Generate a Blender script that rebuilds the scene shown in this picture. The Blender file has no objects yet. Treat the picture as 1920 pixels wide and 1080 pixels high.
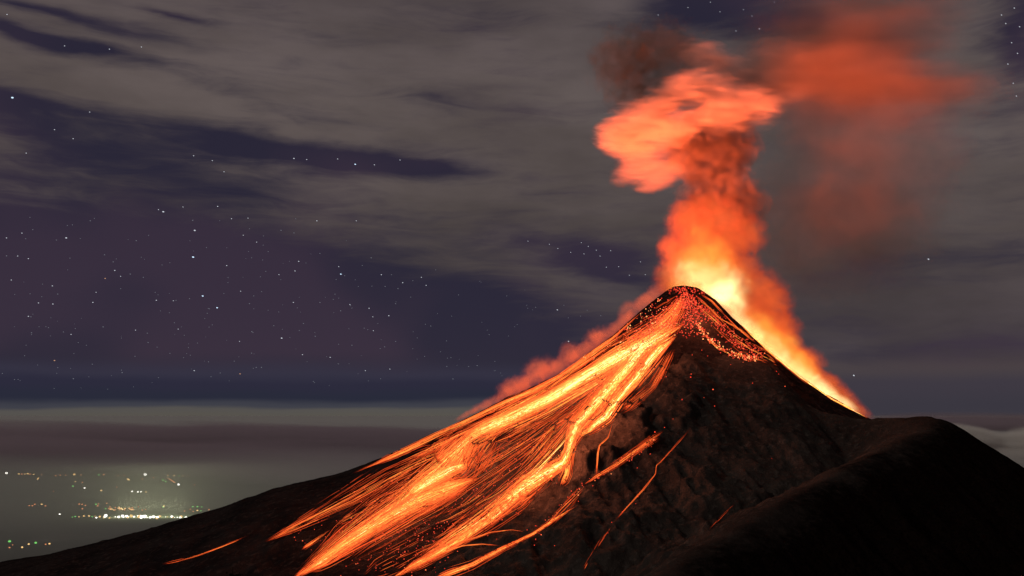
import bpy, math, random
import numpy as np

random.seed(7)
RNG = np.random.default_rng(11)
C = bpy.context.scene.collection
scene = bpy.context.scene

# ------------------------------------------------------------------ camera
FPX = 1867.0                       # focal length in photo pixels (35 mm lens on a 36 mm sensor)
TILT = math.radians(7.18)
cd = bpy.data.cameras.new("camera")
cd.lens = 35.0
cd.sensor_width = 36.0
cd.clip_start = 1.0
cd.clip_end = 600000.0
cam = bpy.data.objects.new("camera", cd)
C.objects.link(cam)
cam.location = (0, 0, 0)
cam.rotation_euler = (math.radians(90) + TILT, 0, 0)
scene.camera = cam
FWD = np.array([0, math.cos(TILT), math.sin(TILT)])
UPV = np.array([0, -math.sin(TILT), math.cos(TILT)])


def ray(px, py):
    px = np.asarray(px, float); py = np.asarray(py, float)
    a = (px - 960) / FPX; b = (540 - py) / FPX
    return np.stack([a, FWD[1] + b * UPV[1], FWD[2] + b * UPV[2]], -1)


def P(px, py, Y):
    d = ray(px, py)
    return d * (np.asarray(Y, float) / d[..., 1])[..., None]


def azel(px, py):
    d = ray(px, py)
    return math.degrees(math.atan2(d[0], d[1])), math.degrees(math.atan2(d[2], math.hypot(d[0], d[1])))


# ------------------------------------------------------------------ render and exposure
scene.render.engine = 'CYCLES'
cy = scene.cycles
cy.use_denoising = True
cy.max_bounces = 6
cy.diffuse_bounces = 2
cy.glossy_bounces = 1
cy.volume_bounces = 1
cy.transparent_max_bounces = 32
cy.volume_step_rate = 0.45
cy.volume_max_steps = 256
cy.sample_clamp_indirect = 2.0
vs = scene.view_settings
vs.view_transform = 'Standard'
vs.look = 'None'
vs.exposure = 0.0
vs.gamma = 1.0


# ------------------------------------------------------------------ node helpers
class NT:
    def __init__(self, tree):
        self.t = tree

    def node(self, kind, **kw):
        n = self.t.nodes.new(kind)
        for k, v in kw.items():
            setattr(n, k, v)
        return n

    def link(self, a, b):
        self.t.links.new(a, b)

    def put(self, sock, v):
        if isinstance(v, bpy.types.NodeSocket):
            self.t.links.new(v, sock)
        else:
            sock.default_value = v

    def math(self, op, a, b=0.0, c=0.0, clamp=False):
        n = self.node('ShaderNodeMath', operation=op)
        n.use_clamp = clamp
        for s, v in zip(n.inputs, (a, b, c)):
            self.put(s, v)
        return n.outputs[0]

    def vmath(self, op, a, b=(0, 0, 0)):
        n = self.node('ShaderNodeVectorMath', operation=op)
        self.put(n.inputs[0], a)
        self.put(n.inputs[1], b)
        return n

    def noise(self, vec, scale, detail=3, rough=0.5, dist=0.0):
        n = self.node('ShaderNodeTexNoise')
        self.put(n.inputs['Vector'], vec)
        n.inputs['Scale'].default_value = scale
        n.inputs['Detail'].default_value = detail
        n.inputs['Roughness'].default_value = rough
        n.inputs['Distortion'].default_value = dist
        return n.outputs['Fac']

    def mapping(self, vec, loc=(0, 0, 0), rot=(0, 0, 0), scl=(1, 1, 1), kind='POINT'):
        n = self.node('ShaderNodeMapping', vector_type=kind)
        self.put(n.inputs['Vector'], vec)
        n.inputs['Location'].default_value = loc
        n.inputs['Rotation'].default_value = rot
        n.inputs['Scale'].default_value = scl
        return n.outputs[0]

    def ramp(self, fac, stops, interp='LINEAR'):
        n = self.node('ShaderNodeValToRGB')
        cr = n.color_ramp
        cr.interpolation = interp
        while len(cr.elements) < len(stops):
            cr.elements.new(0.5)
        for e, (p, c) in zip(cr.elements, stops):
            e.position = p
            e.color = (*c, 1) if len(c) == 3 else c
        self.put(n.inputs[0], fac)
        return n.outputs[0]

    def mix(self, fac, a, b, blend='MIX'):
        n = self.node('ShaderNodeMix', data_type='RGBA', blend_type=blend)
        self.put(n.inputs[0], fac)
        self.put(n.inputs[6], a if isinstance(a, bpy.types.NodeSocket) else (*a, 1))
        self.put(n.inputs[7], b if isinstance(b, bpy.types.NodeSocket) else (*b, 1))
        return n.outputs[2]

    def smooth(self, v, lo, hi, a=0.0, b=1.0):
        n = self.node('ShaderNodeMapRange', interpolation_type='SMOOTHSTEP')
        self.put(n.inputs[0], v)
        n.inputs[1].default_value = lo
        n.inputs[2].default_value = hi
        n.inputs[3].default_value = a
        n.inputs[4].default_value = b
        return n.outputs[0]


def srgb(r, g, b):
    f = lambda c: (c / 255 / 12.92) if c / 255 <= 0.04045 else ((c / 255 + 0.055) / 1.055) ** 2.4
    return (f(r), f(g), f(b))


# ------------------------------------------------------------------ night sky
MOON_EL, MOON_AZ = math.radians(30), math.radians(-108)     # azimuth measured from +Y towards +X
world = bpy.data.worlds.new("World")
scene.world = world
world.use_nodes = True
W = NT(world.node_tree)
world.node_tree.nodes.clear()
out = W.node('ShaderNodeOutputWorld')
bg = W.node('ShaderNodeBackground')
W.link(bg.outputs[0], out.inputs[0])
geo = W.node('ShaderNodeTexCoord')
sep = W.node('ShaderNodeSeparateXYZ')
W.link(geo.outputs['Generated'], sep.inputs[0])
az = W.math('MULTIPLY', W.math('ARCTAN2', sep.outputs[0], sep.outputs[1]), 180 / math.pi)
el = W.math('MULTIPLY', W.math('ARCSINE', sep.outputs[2]), 180 / math.pi)
comb = W.node('ShaderNodeCombineXYZ')
W.link(az, comb.inputs[0]); W.link(el, comb.inputs[1])
uv = comb.outputs[0]
# wind-drawn warp of the cloud field
wn = W.node('ShaderNodeTexNoise')
W.link(W.mapping(uv, scl=(0.10, 0.34, 1), rot=(0, 0, math.radians(7))), wn.inputs['Vector'])
wn.inputs['Scale'].default_value = 1.0
wn.inputs['Detail'].default_value = 5
wv = W.vmath('SUBTRACT', wn.outputs['Color'], (0.5, 0.5, 0.5)).outputs[0]
wv = W.vmath('MULTIPLY', wv, (7.0, 2.2, 0)).outputs[0]
uvw = W.vmath('ADD', uv, wv).outputs[0]
DEG = 32.6
# gaps between the clouds: (px, py, rx, ry, tilt in degrees, amount)
GAPS = [
    (60, 26, 560, 26, 4, 1.0), (90, 80, 420, 30, 5, 1.4), (330, 34, 200, 18, 5, .8),
    (20, 195, 420, 70, 8, .75), (60, 250, 480, 70, 8, .55), (330, 290, 620, 80, 6, .4),
    (620, 292, 480, 56, 5, 1.1), (440, 270, 300, 50, 6, .7), (760, 305, 280, 40, 4, .9), (300, 330, 560, 50, 4, .45),
    (900, 45, 240, 36, 4, .35), (830, 190, 420, 36, 5, .3), (480, 190, 300, 40, 6, .35),
    (60, 560, 900, 330, 3, 1.7), (420, 580, 900, 330, 8, 1.5), (760, 640, 640, 260, 14, 1.3), (980, 660, 420, 180, 8, 1.0),
    (1100, 468, 330, 70, 9, 1.2), (1180, 520, 240, 60, 9, .7),
    (1345, 5, 330, 140, 8, 1.2), (1480, 40, 180, 110, 0, .5), (1920, 60, 140, 260, 0, 1.0),
    (1800, 690, 520, 110, 2, .75), (1640, 520, 300, 60, 6, .3), (1850, 480, 300, 90, 4, .35),
]
acc = None
for (gx, gy, rx, ry, rt, amt) in GAPS:
    a0, e0 = azel(gx, gy)
    m = W.mapping(uvw, loc=(a0, e0, 0), rot=(0, 0, -math.radians(rt)), scl=(rx / DEG, ry / DEG, 1), kind='TEXTURE')
    g = W.node('ShaderNodeTexGradient', gradient_type='QUADRATIC_SPHERE')
    W.link(m, g.inputs[0])
    acc = W.math('MULTIPLY', g.outputs['Fac'], amt) if acc is None else W.math('MULTIPLY_ADD', g.outputs['Fac'], amt, acc)
streak = W.noise(W.mapping(uv, rot=(0, 0, math.radians(6)), scl=(0.12, 0.55, 1)), 1.0, 6, 0.55, 0.6)
fine = W.noise(W.mapping(uv, rot=(0, 0, math.radians(3)), scl=(0.5, 1.6, 1)), 1.0, 4, 0.5)
gap = W.math('ADD', acc, W.math('MULTIPLY', W.math('SUBTRACT', streak, 0.52), 1.1))
wisp = W.noise(W.mapping(uvw, rot=(0, 0, math.radians(5)), scl=(0.2, 1.5, 1)), 1.0, 6, 0.6, 0.8)
gap = W.math('ADD', gap, W.math('MULTIPLY', W.math('SUBTRACT', fine, 0.5), 0.2))
gap = W.math('ADD', gap, W.math('MULTIPLY', W.math('SUBTRACT', wisp, 0.5), 0.8))
clear = W.smooth(gap, -0.12, 0.85)
# moonlit air seen through the gaps
sky = W.node('ShaderNodeTexSky', sky_type='NISHITA')
sky.sun_disc = False
sky.sun_elevation = MOON_EL
sky.sun_rotation = MOON_AZ
sky.altitude = 3700
sky.air_density = 1.0
sky.dust_density = 0.6
nis = W.mix(1.0, sky.outputs[0], (0.0019, 0.0011, 0.0013), 'MULTIPLY')
hue = W.noise(W.mapping(uv, scl=(0.06, 0.09, 1)), 1.0, 2)
air = W.mix(W.smooth(hue, 0.42, 0.6), srgb(39, 36, 51), srgb(53, 43, 57))
air = W.mix(1.0, air, nis, 'ADD')
# cloud colour: town-lit grey brown, thicker and thinner patches
lum = W.noise(W.mapping(uv, rot=(0, 0, math.radians(9)), scl=(0.07, 0.2, 1)), 1.0, 5, 0.55)
elf = W.math('MULTIPLY_ADD', el, 1 / 26.0, 2 / 26.0, clamp=True)
ccol = W.ramp(elf, [(0.0, srgb(76, 71, 70)), (0.2, srgb(72, 66, 69)), (0.45, srgb(84, 77, 74)), (0.75, srgb(95, 87, 83)), (1.0, srgb(89, 81, 80))])
cvar = W.smooth(lum, 0.3, 0.72, 0.72, 1.12)
ccol = W.mix(1.0, W.mix(1.0, ccol, cvar, 'MULTIPLY'), (1.0, .95, 1.0), 'MULTIPLY')
skycol = W.mix(clear, ccol, air)
# layered bands low over the horizon
elw = W.math('ADD', el, W.math('MULTIPLY', W.math('SUBTRACT', W.noise(W.mapping(uv, scl=(0.09, 0.5, 1)), 1.0, 4), 0.5), 0.9))
bandf = W.math('MULTIPLY_ADD', elw, 1 / 6.0, 1.5 / 6.0, clamp=True)
band = W.ramp(bandf, [(0.0, srgb(80, 77, 73)), (0.22, srgb(86, 82, 76)), (0.285, srgb(84, 81, 78)), (0.33, srgb(62, 63, 72)), (0.41, srgb(41, 43, 58)), (0.52, srgb(44, 43, 60)), (0.62, srgb(52, 50, 66)), (0.8, srgb(46, 44, 58)), (1.0, srgb(46, 42, 56))], 'EASE')
bandr = W.ramp(bandf, [(0.0, srgb(70, 66, 66)), (0.3, srgb(58, 55, 64)), (0.5, srgb(62, 57, 66)), (0.7, srgb(76, 67, 68)), (1.0, srgb(72, 64, 64))], 'EASE')
band = W.mix(W.smooth(az, 6, 16), band, bandr)
skycol = W.mix(W.smooth(elw, 1.9, 3.6, 1.0, 0.0), skycol, band)
W.link(skycol, bg.inputs[0])
bg.inputs[1].default_value = 1.0

# ------------------------------------------------------------------ moon
sd = bpy.data.lights.new("moon", 'SUN')
sd.energy = 0.54
sd.angle = math.radians(0.6)
sd.color = (1.0, 0.93, 0.85)
moon = bpy.data.objects.new("moon", sd)
C.objects.link(moon)
moon.rotation_euler = (math.radians(90) - MOON_EL, 0, -MOON_AZ + math.pi)
moon.location = (-2000, -2000, 2500)


# ------------------------------------------------------------------ object helpers
def tag(o, label=None, cat=None, group=None, kind=None):
    if label: o['label'] = label
    if cat: o['category'] = cat
    if group: o['group'] = group
    if kind: o['kind'] = kind
    return o


def empty(name, loc):
    o = bpy.data.objects.new(name, None)
    C.objects.link(o)
    o.location = loc
    return o


def mesh_obj(name, verts, faces, mat, parent=None, smooth=False):
    me = bpy.data.meshes.new(name)
    verts = np.asarray(verts, np.float32)
    faces = np.asarray(faces, np.int32)
    nv, (nf, k) = len(verts), faces.shape
    me.vertices.add(nv)
    me.vertices.foreach_set('co', verts.ravel())
    me.loops.add(nf * k)
    me.loops.foreach_set('vertex_index', faces.ravel())
    me.polygons.add(nf)
    me.polygons.foreach_set('loop_start', np.arange(nf, dtype=np.int32) * k)
    if smooth:
        me.polygons.foreach_set('use_smooth', np.ones(nf, bool))
    me.update(calc_edges=True)
    if mat: me.materials.append(mat)
    o = bpy.data.objects.new(name, me)
    C.objects.link(o)
    if parent:
        o.parent = parent
    return o


def new_mat(name):
    m = bpy.data.materials.new(name)
    m.use_nodes = True
    m.node_tree.nodes.clear()
    return m, NT(m.node_tree)


def ico(sub):
    t = (1 + 5 ** .5) / 2
    v = [(-1, t, 0), (1, t, 0), (-1, -t, 0), (1, -t, 0), (0, -1, t), (0, 1, t), (0, -1, -t), (0, 1, -t), (t, 0, -1), (t, 0, 1), (-t, 0, -1), (-t, 0, 1)]
    f = [(0, 11, 5), (0, 5, 1), (0, 1, 7), (0, 7, 10), (0, 10, 11), (1, 5, 9), (5, 11, 4), (11, 10, 2), (10, 7, 6), (7, 1, 8), (3, 9, 4), (3, 4, 2), (3, 2, 6), (3, 6, 8), (3, 8, 9), (4, 9, 5), (2, 4, 11), (6, 2, 10), (8, 6, 7), (9, 8, 1)]
    v = [np.array(p) / np.linalg.norm(p) for p in v]
    for _ in range(sub):
        cache, nf = {}, []
        def mid(a, b):
            k = (min(a, b), max(a, b))
            if k not in cache:
                p = v[a] + v[b]
                v.append(p / np.linalg.norm(p))
                cache[k] = len(v) - 1
            return cache[k]
        for a, b, c in f:
            ab, bc, ca = mid(a, b), mid(b, c), mid(c, a)
            nf += [(a, ab, ca), (b, bc, ab), (c, ca, bc), (ab, bc, ca)]
        f = nf
    return np.array(v), np.array(f)


ICO = {k: ico(k) for k in (0, 1, 2, 3)}

# ------------------------------------------------------------------ terrain height
HASH = np.random.default_rng(3).random((256, 256))


def vnoise(x, y):
    xi = np.floor(x).astype(int); yi = np.floor(y).astype(int)
    fx = x - xi; fy = y - yi
    fx = fx * fx * fx * (fx * (fx * 6 - 15) + 10); fy = fy * fy * fy * (fy * (fy * 6 - 15) + 10)
    h = lambda a, b: HASH[a & 255, b & 255]
    return (h(xi, yi) * (1 - fx) + h(xi + 1, yi) * fx) * (1 - fy) + (h(xi, yi + 1) * (1 - fx) + h(xi + 1, yi + 1) * fx) * fy


def fbm(x, y, o=5, g=0.5):
    s = 0; a = 1; n = 0
    for i in range(o):
        s = s + a * (vnoise(x + 17.3 * i, y - 9.1 * i) - 0.5); n += a
        x = x * 2.03; y = y * 2.03; a *= g
    return s / n * 2


def ridged(x, y, o=5, g=0.5):
    s = 0; a = 1; n = 0
    for i in range(o):
        s = s + a * (1 - np.abs(2 * vnoise(x + 31.7 * i, y + 5.3 * i) - 1)); n += a
        x = x * 2.07; y = y * 2.07; a *= g
    return s / n


D0 = 3000.0
SUM = P(1283, 535, D0)
XS, YS, ZS = SUM
LEFT = [(1283, 535), (1262, 538), (1245, 548), (1200, 584), (1150, 628), (1100, 665), (1047, 702), (1000, 727), (941, 752), (867, 789), (817, 811), (760, 839), (711, 862), (640, 889), (513, 918), (418, 952), (333, 977), (222, 1008), (111, 1036), (0, 1062), (-300, 1112), (-900, 1190), (-1800, 1290)]
RIGHT = [(1283, 535), (1310, 541), (1340, 564), (1380, 611), (1440, 672), (1500, 729), (1560, 774), (1600, 796), (1634, 820), (1740, 877), (1900, 945), (2200, 1050), (2700, 1170), (3600, 1300)]


def prof(pts):
    q = P([p[0] for p in pts], [p[1] for p in pts], D0)
    return np.abs(q[:, 0] - XS), q[:, 2]


RL, ZL = prof(LEFT)
RR, ZR = prof(RIGHT)
RF = np.array([0, 40, 100, 250, 500, 800, 1150, 1500, 2000, 2600, 4000, 6000])
ZF = np.array([ZS, ZS - 10, ZS - 44, ZS - 150, ZS - 318, ZS - 500, ZS - 690, ZS - 850, ZS - 1020, ZS - 1150, ZS - 1700, ZS - 2300])


def cone_h(x, y):
    dx = x - XS; dy = y - YS
    r = np.hypot(dx, dy) + 1e-6
    c = dx / r; s = dy / r
    zl = np.interp(r, RL, ZL); zr = np.interp(r, RR, ZR); zf = np.interp(r, RF, ZF)
    far = -np.maximum(r - 3200, 0) * 0.35
    wl = np.where(c < 0, c * c, 0); wr = np.where(c >= 0, c * c, 0); wf = s * s
    z = wl * zl + wr * zr + wf * zf + far
    th = np.arctan2(dy, dx)
    # radial gullies cut by the falling lava
    amp = np.clip((r - 60) / 500, 0, 1)
    front = np.clip((-s) * 1.4 + 0.25, 0, 1)
    gul = ridged(th * 7 + 0.0008 * r, r * 0.0011, 4) - 0.6
    z = z + amp * front * gul * 34
    z = z + amp * (0.35 + 0.65 * front) * fbm(x * 0.012, y * 0.012, 5) * 9
    z = z + np.clip(r / 60, 0, 1) * fbm(x * 0.06, y * 0.06, 4, 0.6) * 2.4
    return z


# crest lines of the old shoulder ridge: (px, py, depth)
CREST = [(1292, 622, 2770), (1330, 650, 2690), (1370, 671, 2610), (1440, 684, 2550), (1464, 716, 2500), (1490, 746, 2450), (1540, 771, 2400), (1600, 784, 2360), (1634, 787, 2340), (1646, 783, 2320), (1700, 783, 2260), (1722, 780, 2230), (1742, 780, 2200), (1757, 785, 2170)]
ARETE = [(1757, 785, 2170), (1735, 808, 2080), (1600, 872, 1830), (1450, 956, 1620), (1300, 1048, 1430), (1180, 1120, 1290), (1050, 1200, 1150)]
RFLANK = [(1757, 785, 2170), (1800, 809, 2170), (1860, 846, 2170), (1920, 884, 2170), (2100, 990, 2170), (2400, 1130, 2170), (3000, 1300, 2170)]


def dense(line, n):
    q = P([p[0] for p in line], [p[1] for p in line], [p[2] for p in line])
    t = np.r_[0, np.cumsum(np.linalg.norm(np.diff(q[:, :2], axis=0), axis=1))]
    tt = np.linspace(0, t[-1], n)
    return np.stack([np.interp(tt, t, q[:, k]) for k in range(3)], -1)


# per crest line: slope to the left, slope to the right, slope behind
CRP = [(dense(CREST, 110), 0.50, 1.25, 0.75, 4), (dense(ARETE, 90), 0.56, 0.82, 0.6, 28), (dense(RFLANK, 60), 0.62, 0.70, 0.62, 12)]


def ridge_h(x, y):
    z = np.full(x.shape, -1e9)
    for pts, s0, s1, s2, soft in CRP:
        for p in pts:
            dx = x - p[0]; dy = y - p[1]
            d = np.hypot(dx, dy) + 1e-6
            c = dx / d; dr = d; d = np.sqrt(d * d + soft * soft) - soft; b = np.clip(dy / dr, 0, 1) ** 2
            sl = (s0 + (s1 - s0) * np.clip(c * 0.9 + 0.1, 0, 1) ** 1.5) * (1 - b) + s2 * b
            np.maximum(z, p[2] - sl * d, out=z)
    dmin = np.full(x.shape, 1e9)
    for pts, *_ in CRP:
        for p in pts[::2]:
            np.minimum(dmin, np.hypot(x - p[0], y - p[1]), out=dmin)
    a = np.clip(dmin / 130, 0, 1)
    left = np.clip((760 - x) / 500, 0, 1)
    rock = ridged(x * 0.0065 + 0.002 * y, y * 0.004, 5, 0.55) - 0.62
    z = z + a * rock * (24 + 46 * left) + a * (ridged(x * 0.022 + 0.004 * y, y * 0.010, 4, .55) - .6) * (9 + 14 * left) + a * (ridged(x * 0.045, y * 0.03, 3, .5) - .6) * 6
    z = z + a * fbm(x * 0.011, y * 0.011, 5, 0.55) * 10 + (0.15 + 0.85 * a) * fbm(x * 0.07, y * 0.07, 4, 0.6) * 2.2
    # two steep rock steps beside the lava channel
    for ox, oy, ex, ey, hh in ((212, 2290, 98, 165, 40), (372, 2350, 62, 75, 20), (420, 2010, 80, 70, 14)):
        wob = fbm(x * 0.02 + ox, y * 0.02, 4) * 0.45
        q = np.hypot((x - ox) / ex, (y - oy) / ey) + wob
        mk = np.clip((1.05 - q) / 0.24, 0, 1)
        mk = mk * mk * (3 - 2 * mk)
        z = z + mk * hh * (0.92 + 0.28 * (ridged(x * 0.03, y * 0.012, 4) - 0.6))
    return z


def near_h(x, y):
    rr = np.hypot(x, np.maximum(y, 0))
    return np.minimum(-1.7 - 0.30 * rr - 0.3 * np.maximum(rr - 110, 0) + 0.35 * np.maximum(-y, 0), -1.7 + 0.5 * np.maximum(-y, 0)) - 0.02 * np.abs(x) \
        + np.clip(np.hypot(x, y) / 60, 0, 1) * (fbm(x * 0.02, y * 0.02, 4) * 8 - 4)


def axis(parts):
    a = [parts[0][0]]
    for lo, hi, st in parts:
        n = max(1, int(round((hi - lo) / st)))
        a += list(np.linspace(lo, hi, n + 1)[1:])
    return np.array(a)


def grid(name, xs, ys, fn, mat, floor=None):
    X, Y = np.meshgrid(xs, ys)
    Z = fn(X, Y)
    if floor is not None:
        Z = np.maximum(Z, floor)
    n, m = X.shape
    v = np.stack([X, Y, Z], -1).reshape(-1, 3)
    i = np.arange(n * m).reshape(n, m)
    f = np.stack([i[:-1, :-1], i[:-1, 1:], i[1:, 1:], i[1:, :-1]], -1).reshape(-1, 4)
    o = mesh_obj(name, v, f, mat, smooth=True)
    o['kind'] = 'structure'
    return o, Z


def ground_mat(name, dark, mid, light, scale, bump, speck=None, scrub=False):
    m, N = new_mat(name)
    o = N.node('ShaderNodeOutputMaterial')
    b = N.node('ShaderNodeBsdfDiffuse')
    g = N.node('ShaderNodeNewGeometry')
    pos = g.outputs['Position']
    n1 = N.noise(pos, 1 / (scale * 9), 6, 0.6, 0.4)
    n2 = N.noise(pos, 1 / scale, 5, 0.65)
    col = N.mix(N.smooth(n1, 0.36, 0.66), dark, mid)
    col = N.mix(N.smooth(n2, 0.5, 0.74), col, light)
    if speck:
        v = N.node('ShaderNodeTexVoronoi')
        N.put(v.inputs['Vector'], pos)
        v.inputs['Scale'].default_value = 1 / speck[0]
        col = N.mix(N.smooth(v.outputs['Distance'], 0.15, 0.42, 0.85, 0.0), col, speck[1])
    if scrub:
        at = N.node('ShaderNodeAttribute', attribute_name='scrub_and_shade')
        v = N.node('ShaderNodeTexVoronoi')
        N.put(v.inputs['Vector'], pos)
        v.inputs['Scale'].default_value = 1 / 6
        sc = N.mix(N.smooth(v.outputs['Distance'], 0.1, 0.6), (.002, .0012, .001), (.011, .006, .0045))  # scrub tones, darkened further so the colour carries the slope's shade
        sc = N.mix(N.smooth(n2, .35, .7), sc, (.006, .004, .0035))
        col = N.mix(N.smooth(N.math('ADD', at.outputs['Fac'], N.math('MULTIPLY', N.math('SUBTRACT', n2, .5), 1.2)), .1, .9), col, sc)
    N.link(col, b.inputs[0])
    bp = N.node('ShaderNodeBump')
    bp.inputs['Strength'].default_value = 1.0
    bp.inputs['Distance'].default_value = bump
    N.put(bp.inputs['Height'], N.math('ADD', n2, N.math('MULTIPLY', N.noise(pos, 3.2 / scale, 4, 0.7), 0.5)))
    N.link(bp.outputs[0], b.inputs['Normal'])
    N.link(b.outputs[0], o.inputs[0])
    return m


M_ash = ground_mat("fresh_ash", (0.012, 0.009, 0.009), (0.026, 0.019, 0.018), (0.05, 0.036, 0.032), 14, 5)
M_old = ground_mat("old_ash", (0.030, 0.024, 0.021), (0.050, 0.040, 0.034), (0.085, 0.068, 0.058), 13, 7, scrub=True)  # scrub tones here are darkened to carry the slope's shade
M_near = ground_mat("scrub_slope", (0.006, 0.005, 0.004), (0.010, 0.008, 0.006), (0.016, 0.011, 0.009), 5, 2)
M_plain = ground_mat("valley_soil", (0.05, 0.06, 0.045), (0.08, 0.085, 0.07), (0.12, 0.12, 0.1), 900, 0.1)

cx = axis([(-9000, -1700, 180), (-1700, 1300, 5.5), (1300, 7000, 180)])
cyy = axis([(900, 1500, 30), (1500, 3100, 5.5), (3100, 9000, 160)])
cone, ZC = grid("volcano_cone", cx, cyy, cone_h, M_ash, -2200)
tag(cone, "steep black volcanic cone with glowing lava running down its left flank", "volcano")
rx = axis([(-700, -100, 30), (-100, 1500, 4.6), (1500, 4500, 120)])
ry = axis([(900, 1200, 20), (1200, 2950, 4.6), (2950, 3600, 60)])
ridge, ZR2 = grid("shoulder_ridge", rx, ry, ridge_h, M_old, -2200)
# scrub on the crest's far side, colour darkened to paint in that face's shade
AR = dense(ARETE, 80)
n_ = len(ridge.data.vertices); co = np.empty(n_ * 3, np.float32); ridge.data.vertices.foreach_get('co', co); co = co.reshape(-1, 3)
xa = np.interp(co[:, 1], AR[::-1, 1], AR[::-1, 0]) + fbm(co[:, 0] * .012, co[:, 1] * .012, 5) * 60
at_ = ridge.data.attributes.new('scrub_and_shade', 'FLOAT', 'POINT')
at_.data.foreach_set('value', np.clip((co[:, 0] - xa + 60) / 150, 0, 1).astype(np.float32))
tag(ridge, "grey ash ridge with a flat shoulder in front of the cone's right foot", "ridge")
near, ZN = grid("near_slope", axis([(-2500, -200, 80), (-200, 200, 6), (200, 2500, 80)]), axis([(-400, -40, 20), (-40, 260, 6), (260, 1500, 60)]), near_h, M_near, -1300)
tag(near, "dark scrub slope dropping away under the viewpoint", "slope")
plain, _ = grid("valley_floor", axis([(-400000, -20000, 40000), (-20000, 20000, 4000), (20000, 400000, 40000)]), axis([(-60000, 0, 20000), (0, 40000, 4000), (40000, 400000, 40000)]), lambda x, y: x * 0 - 1800, M_plain)
tag(plain, "flat dim valley floor with town lights far below the cone", "valley")


def make_sampler(xs, ys, Z):
    def s(x, y):
        ix = np.clip(np.searchsorted(xs, x) - 1, 0, len(xs) - 2)
        iy = np.clip(np.searchsorted(ys, y) - 1, 0, len(ys) - 2)
        fx = (x - xs[ix]) / (xs[ix + 1] - xs[ix]); fy = (y - ys[iy]) / (ys[iy + 1] - ys[iy])
        z = (Z[iy, ix] * (1 - fx) + Z[iy, ix + 1] * fx) * (1 - fy) + (Z[iy + 1, ix] * (1 - fx) + Z[iy + 1, ix + 1] * fx) * fy
        return np.where((fx < 0) | (fx > 1) | (fy < 0) | (fy > 1), -1e9, z)
    return s


SC = make_sampler(cx, cyy, ZC)
SR = make_sampler(rx, ry, ZR2)


def height(x, y):
    return np.maximum(SC(x, y), SR(x, y))


def cast(px, py):
    """first point where the line of sight meets the slopes; NaN where it passes over them"""
    d = ray(px, py)
    d = d / d[:, 1:2]
    ys = np.linspace(1250, 3250, 260)
    hit = np.full(len(d), np.nan)
    lo = np.full(len(d), ys[0])
    for a, b in zip(ys[:-1], ys[1:]):
        und = d[:, 2] * b < height(d[:, 0] * b, np.full(len(d), b))
        new = und & np.isnan(hit)
        hit[new] = b
        lo[new] = a
    hi = hit.copy()
    for _ in range(9):
        mid = (lo + hi) / 2
        und = d[:, 2] * mid < height(d[:, 0] * mid, mid)
        hi = np.where(und, mid, hi)
        lo = np.where(und, lo, mid)
    return d * hi[:, None]


# ------------------------------------------------------------------ glowing lava
def glow_mat(name, stops, strength=1.0):
    m, N = new_mat(name)
    o = N.node('ShaderNodeOutputMaterial')
    e = N.node('ShaderNodeEmission')
    at = N.node('ShaderNodeAttribute', attribute_name='lava_heat')
    N.link(N.ramp(at.outputs['Fac'], stops), e.inputs[0])
    e.inputs[1].default_value = strength
    N.link(e.outputs[0], o.inputs[0])
    m.cycles.emission_sampling = 'NONE'
    return m


LAVA_STOPS = [(0.0, (.006, .0010, .0006)), (.22, (.05, .004, .0012)), (.40, (.34, .032, .007)), (.58, (.50, .082, .016)), (.76, (.62, .20, .030)), (.88, (.80, .46, .08)), (1.0, (1.1, .85, .34))]
M_lava = glow_mat("molten_lava", LAVA_STOPS, 2.9)
M_ember = glow_mat("incandescent_rock", [(0.0, (.10, .008, .005)), (.4, (.34, .016, .009)), (.75, (.52, .05, .02)), (1.0, (.8, .36, .12))], 2.5)


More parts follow.
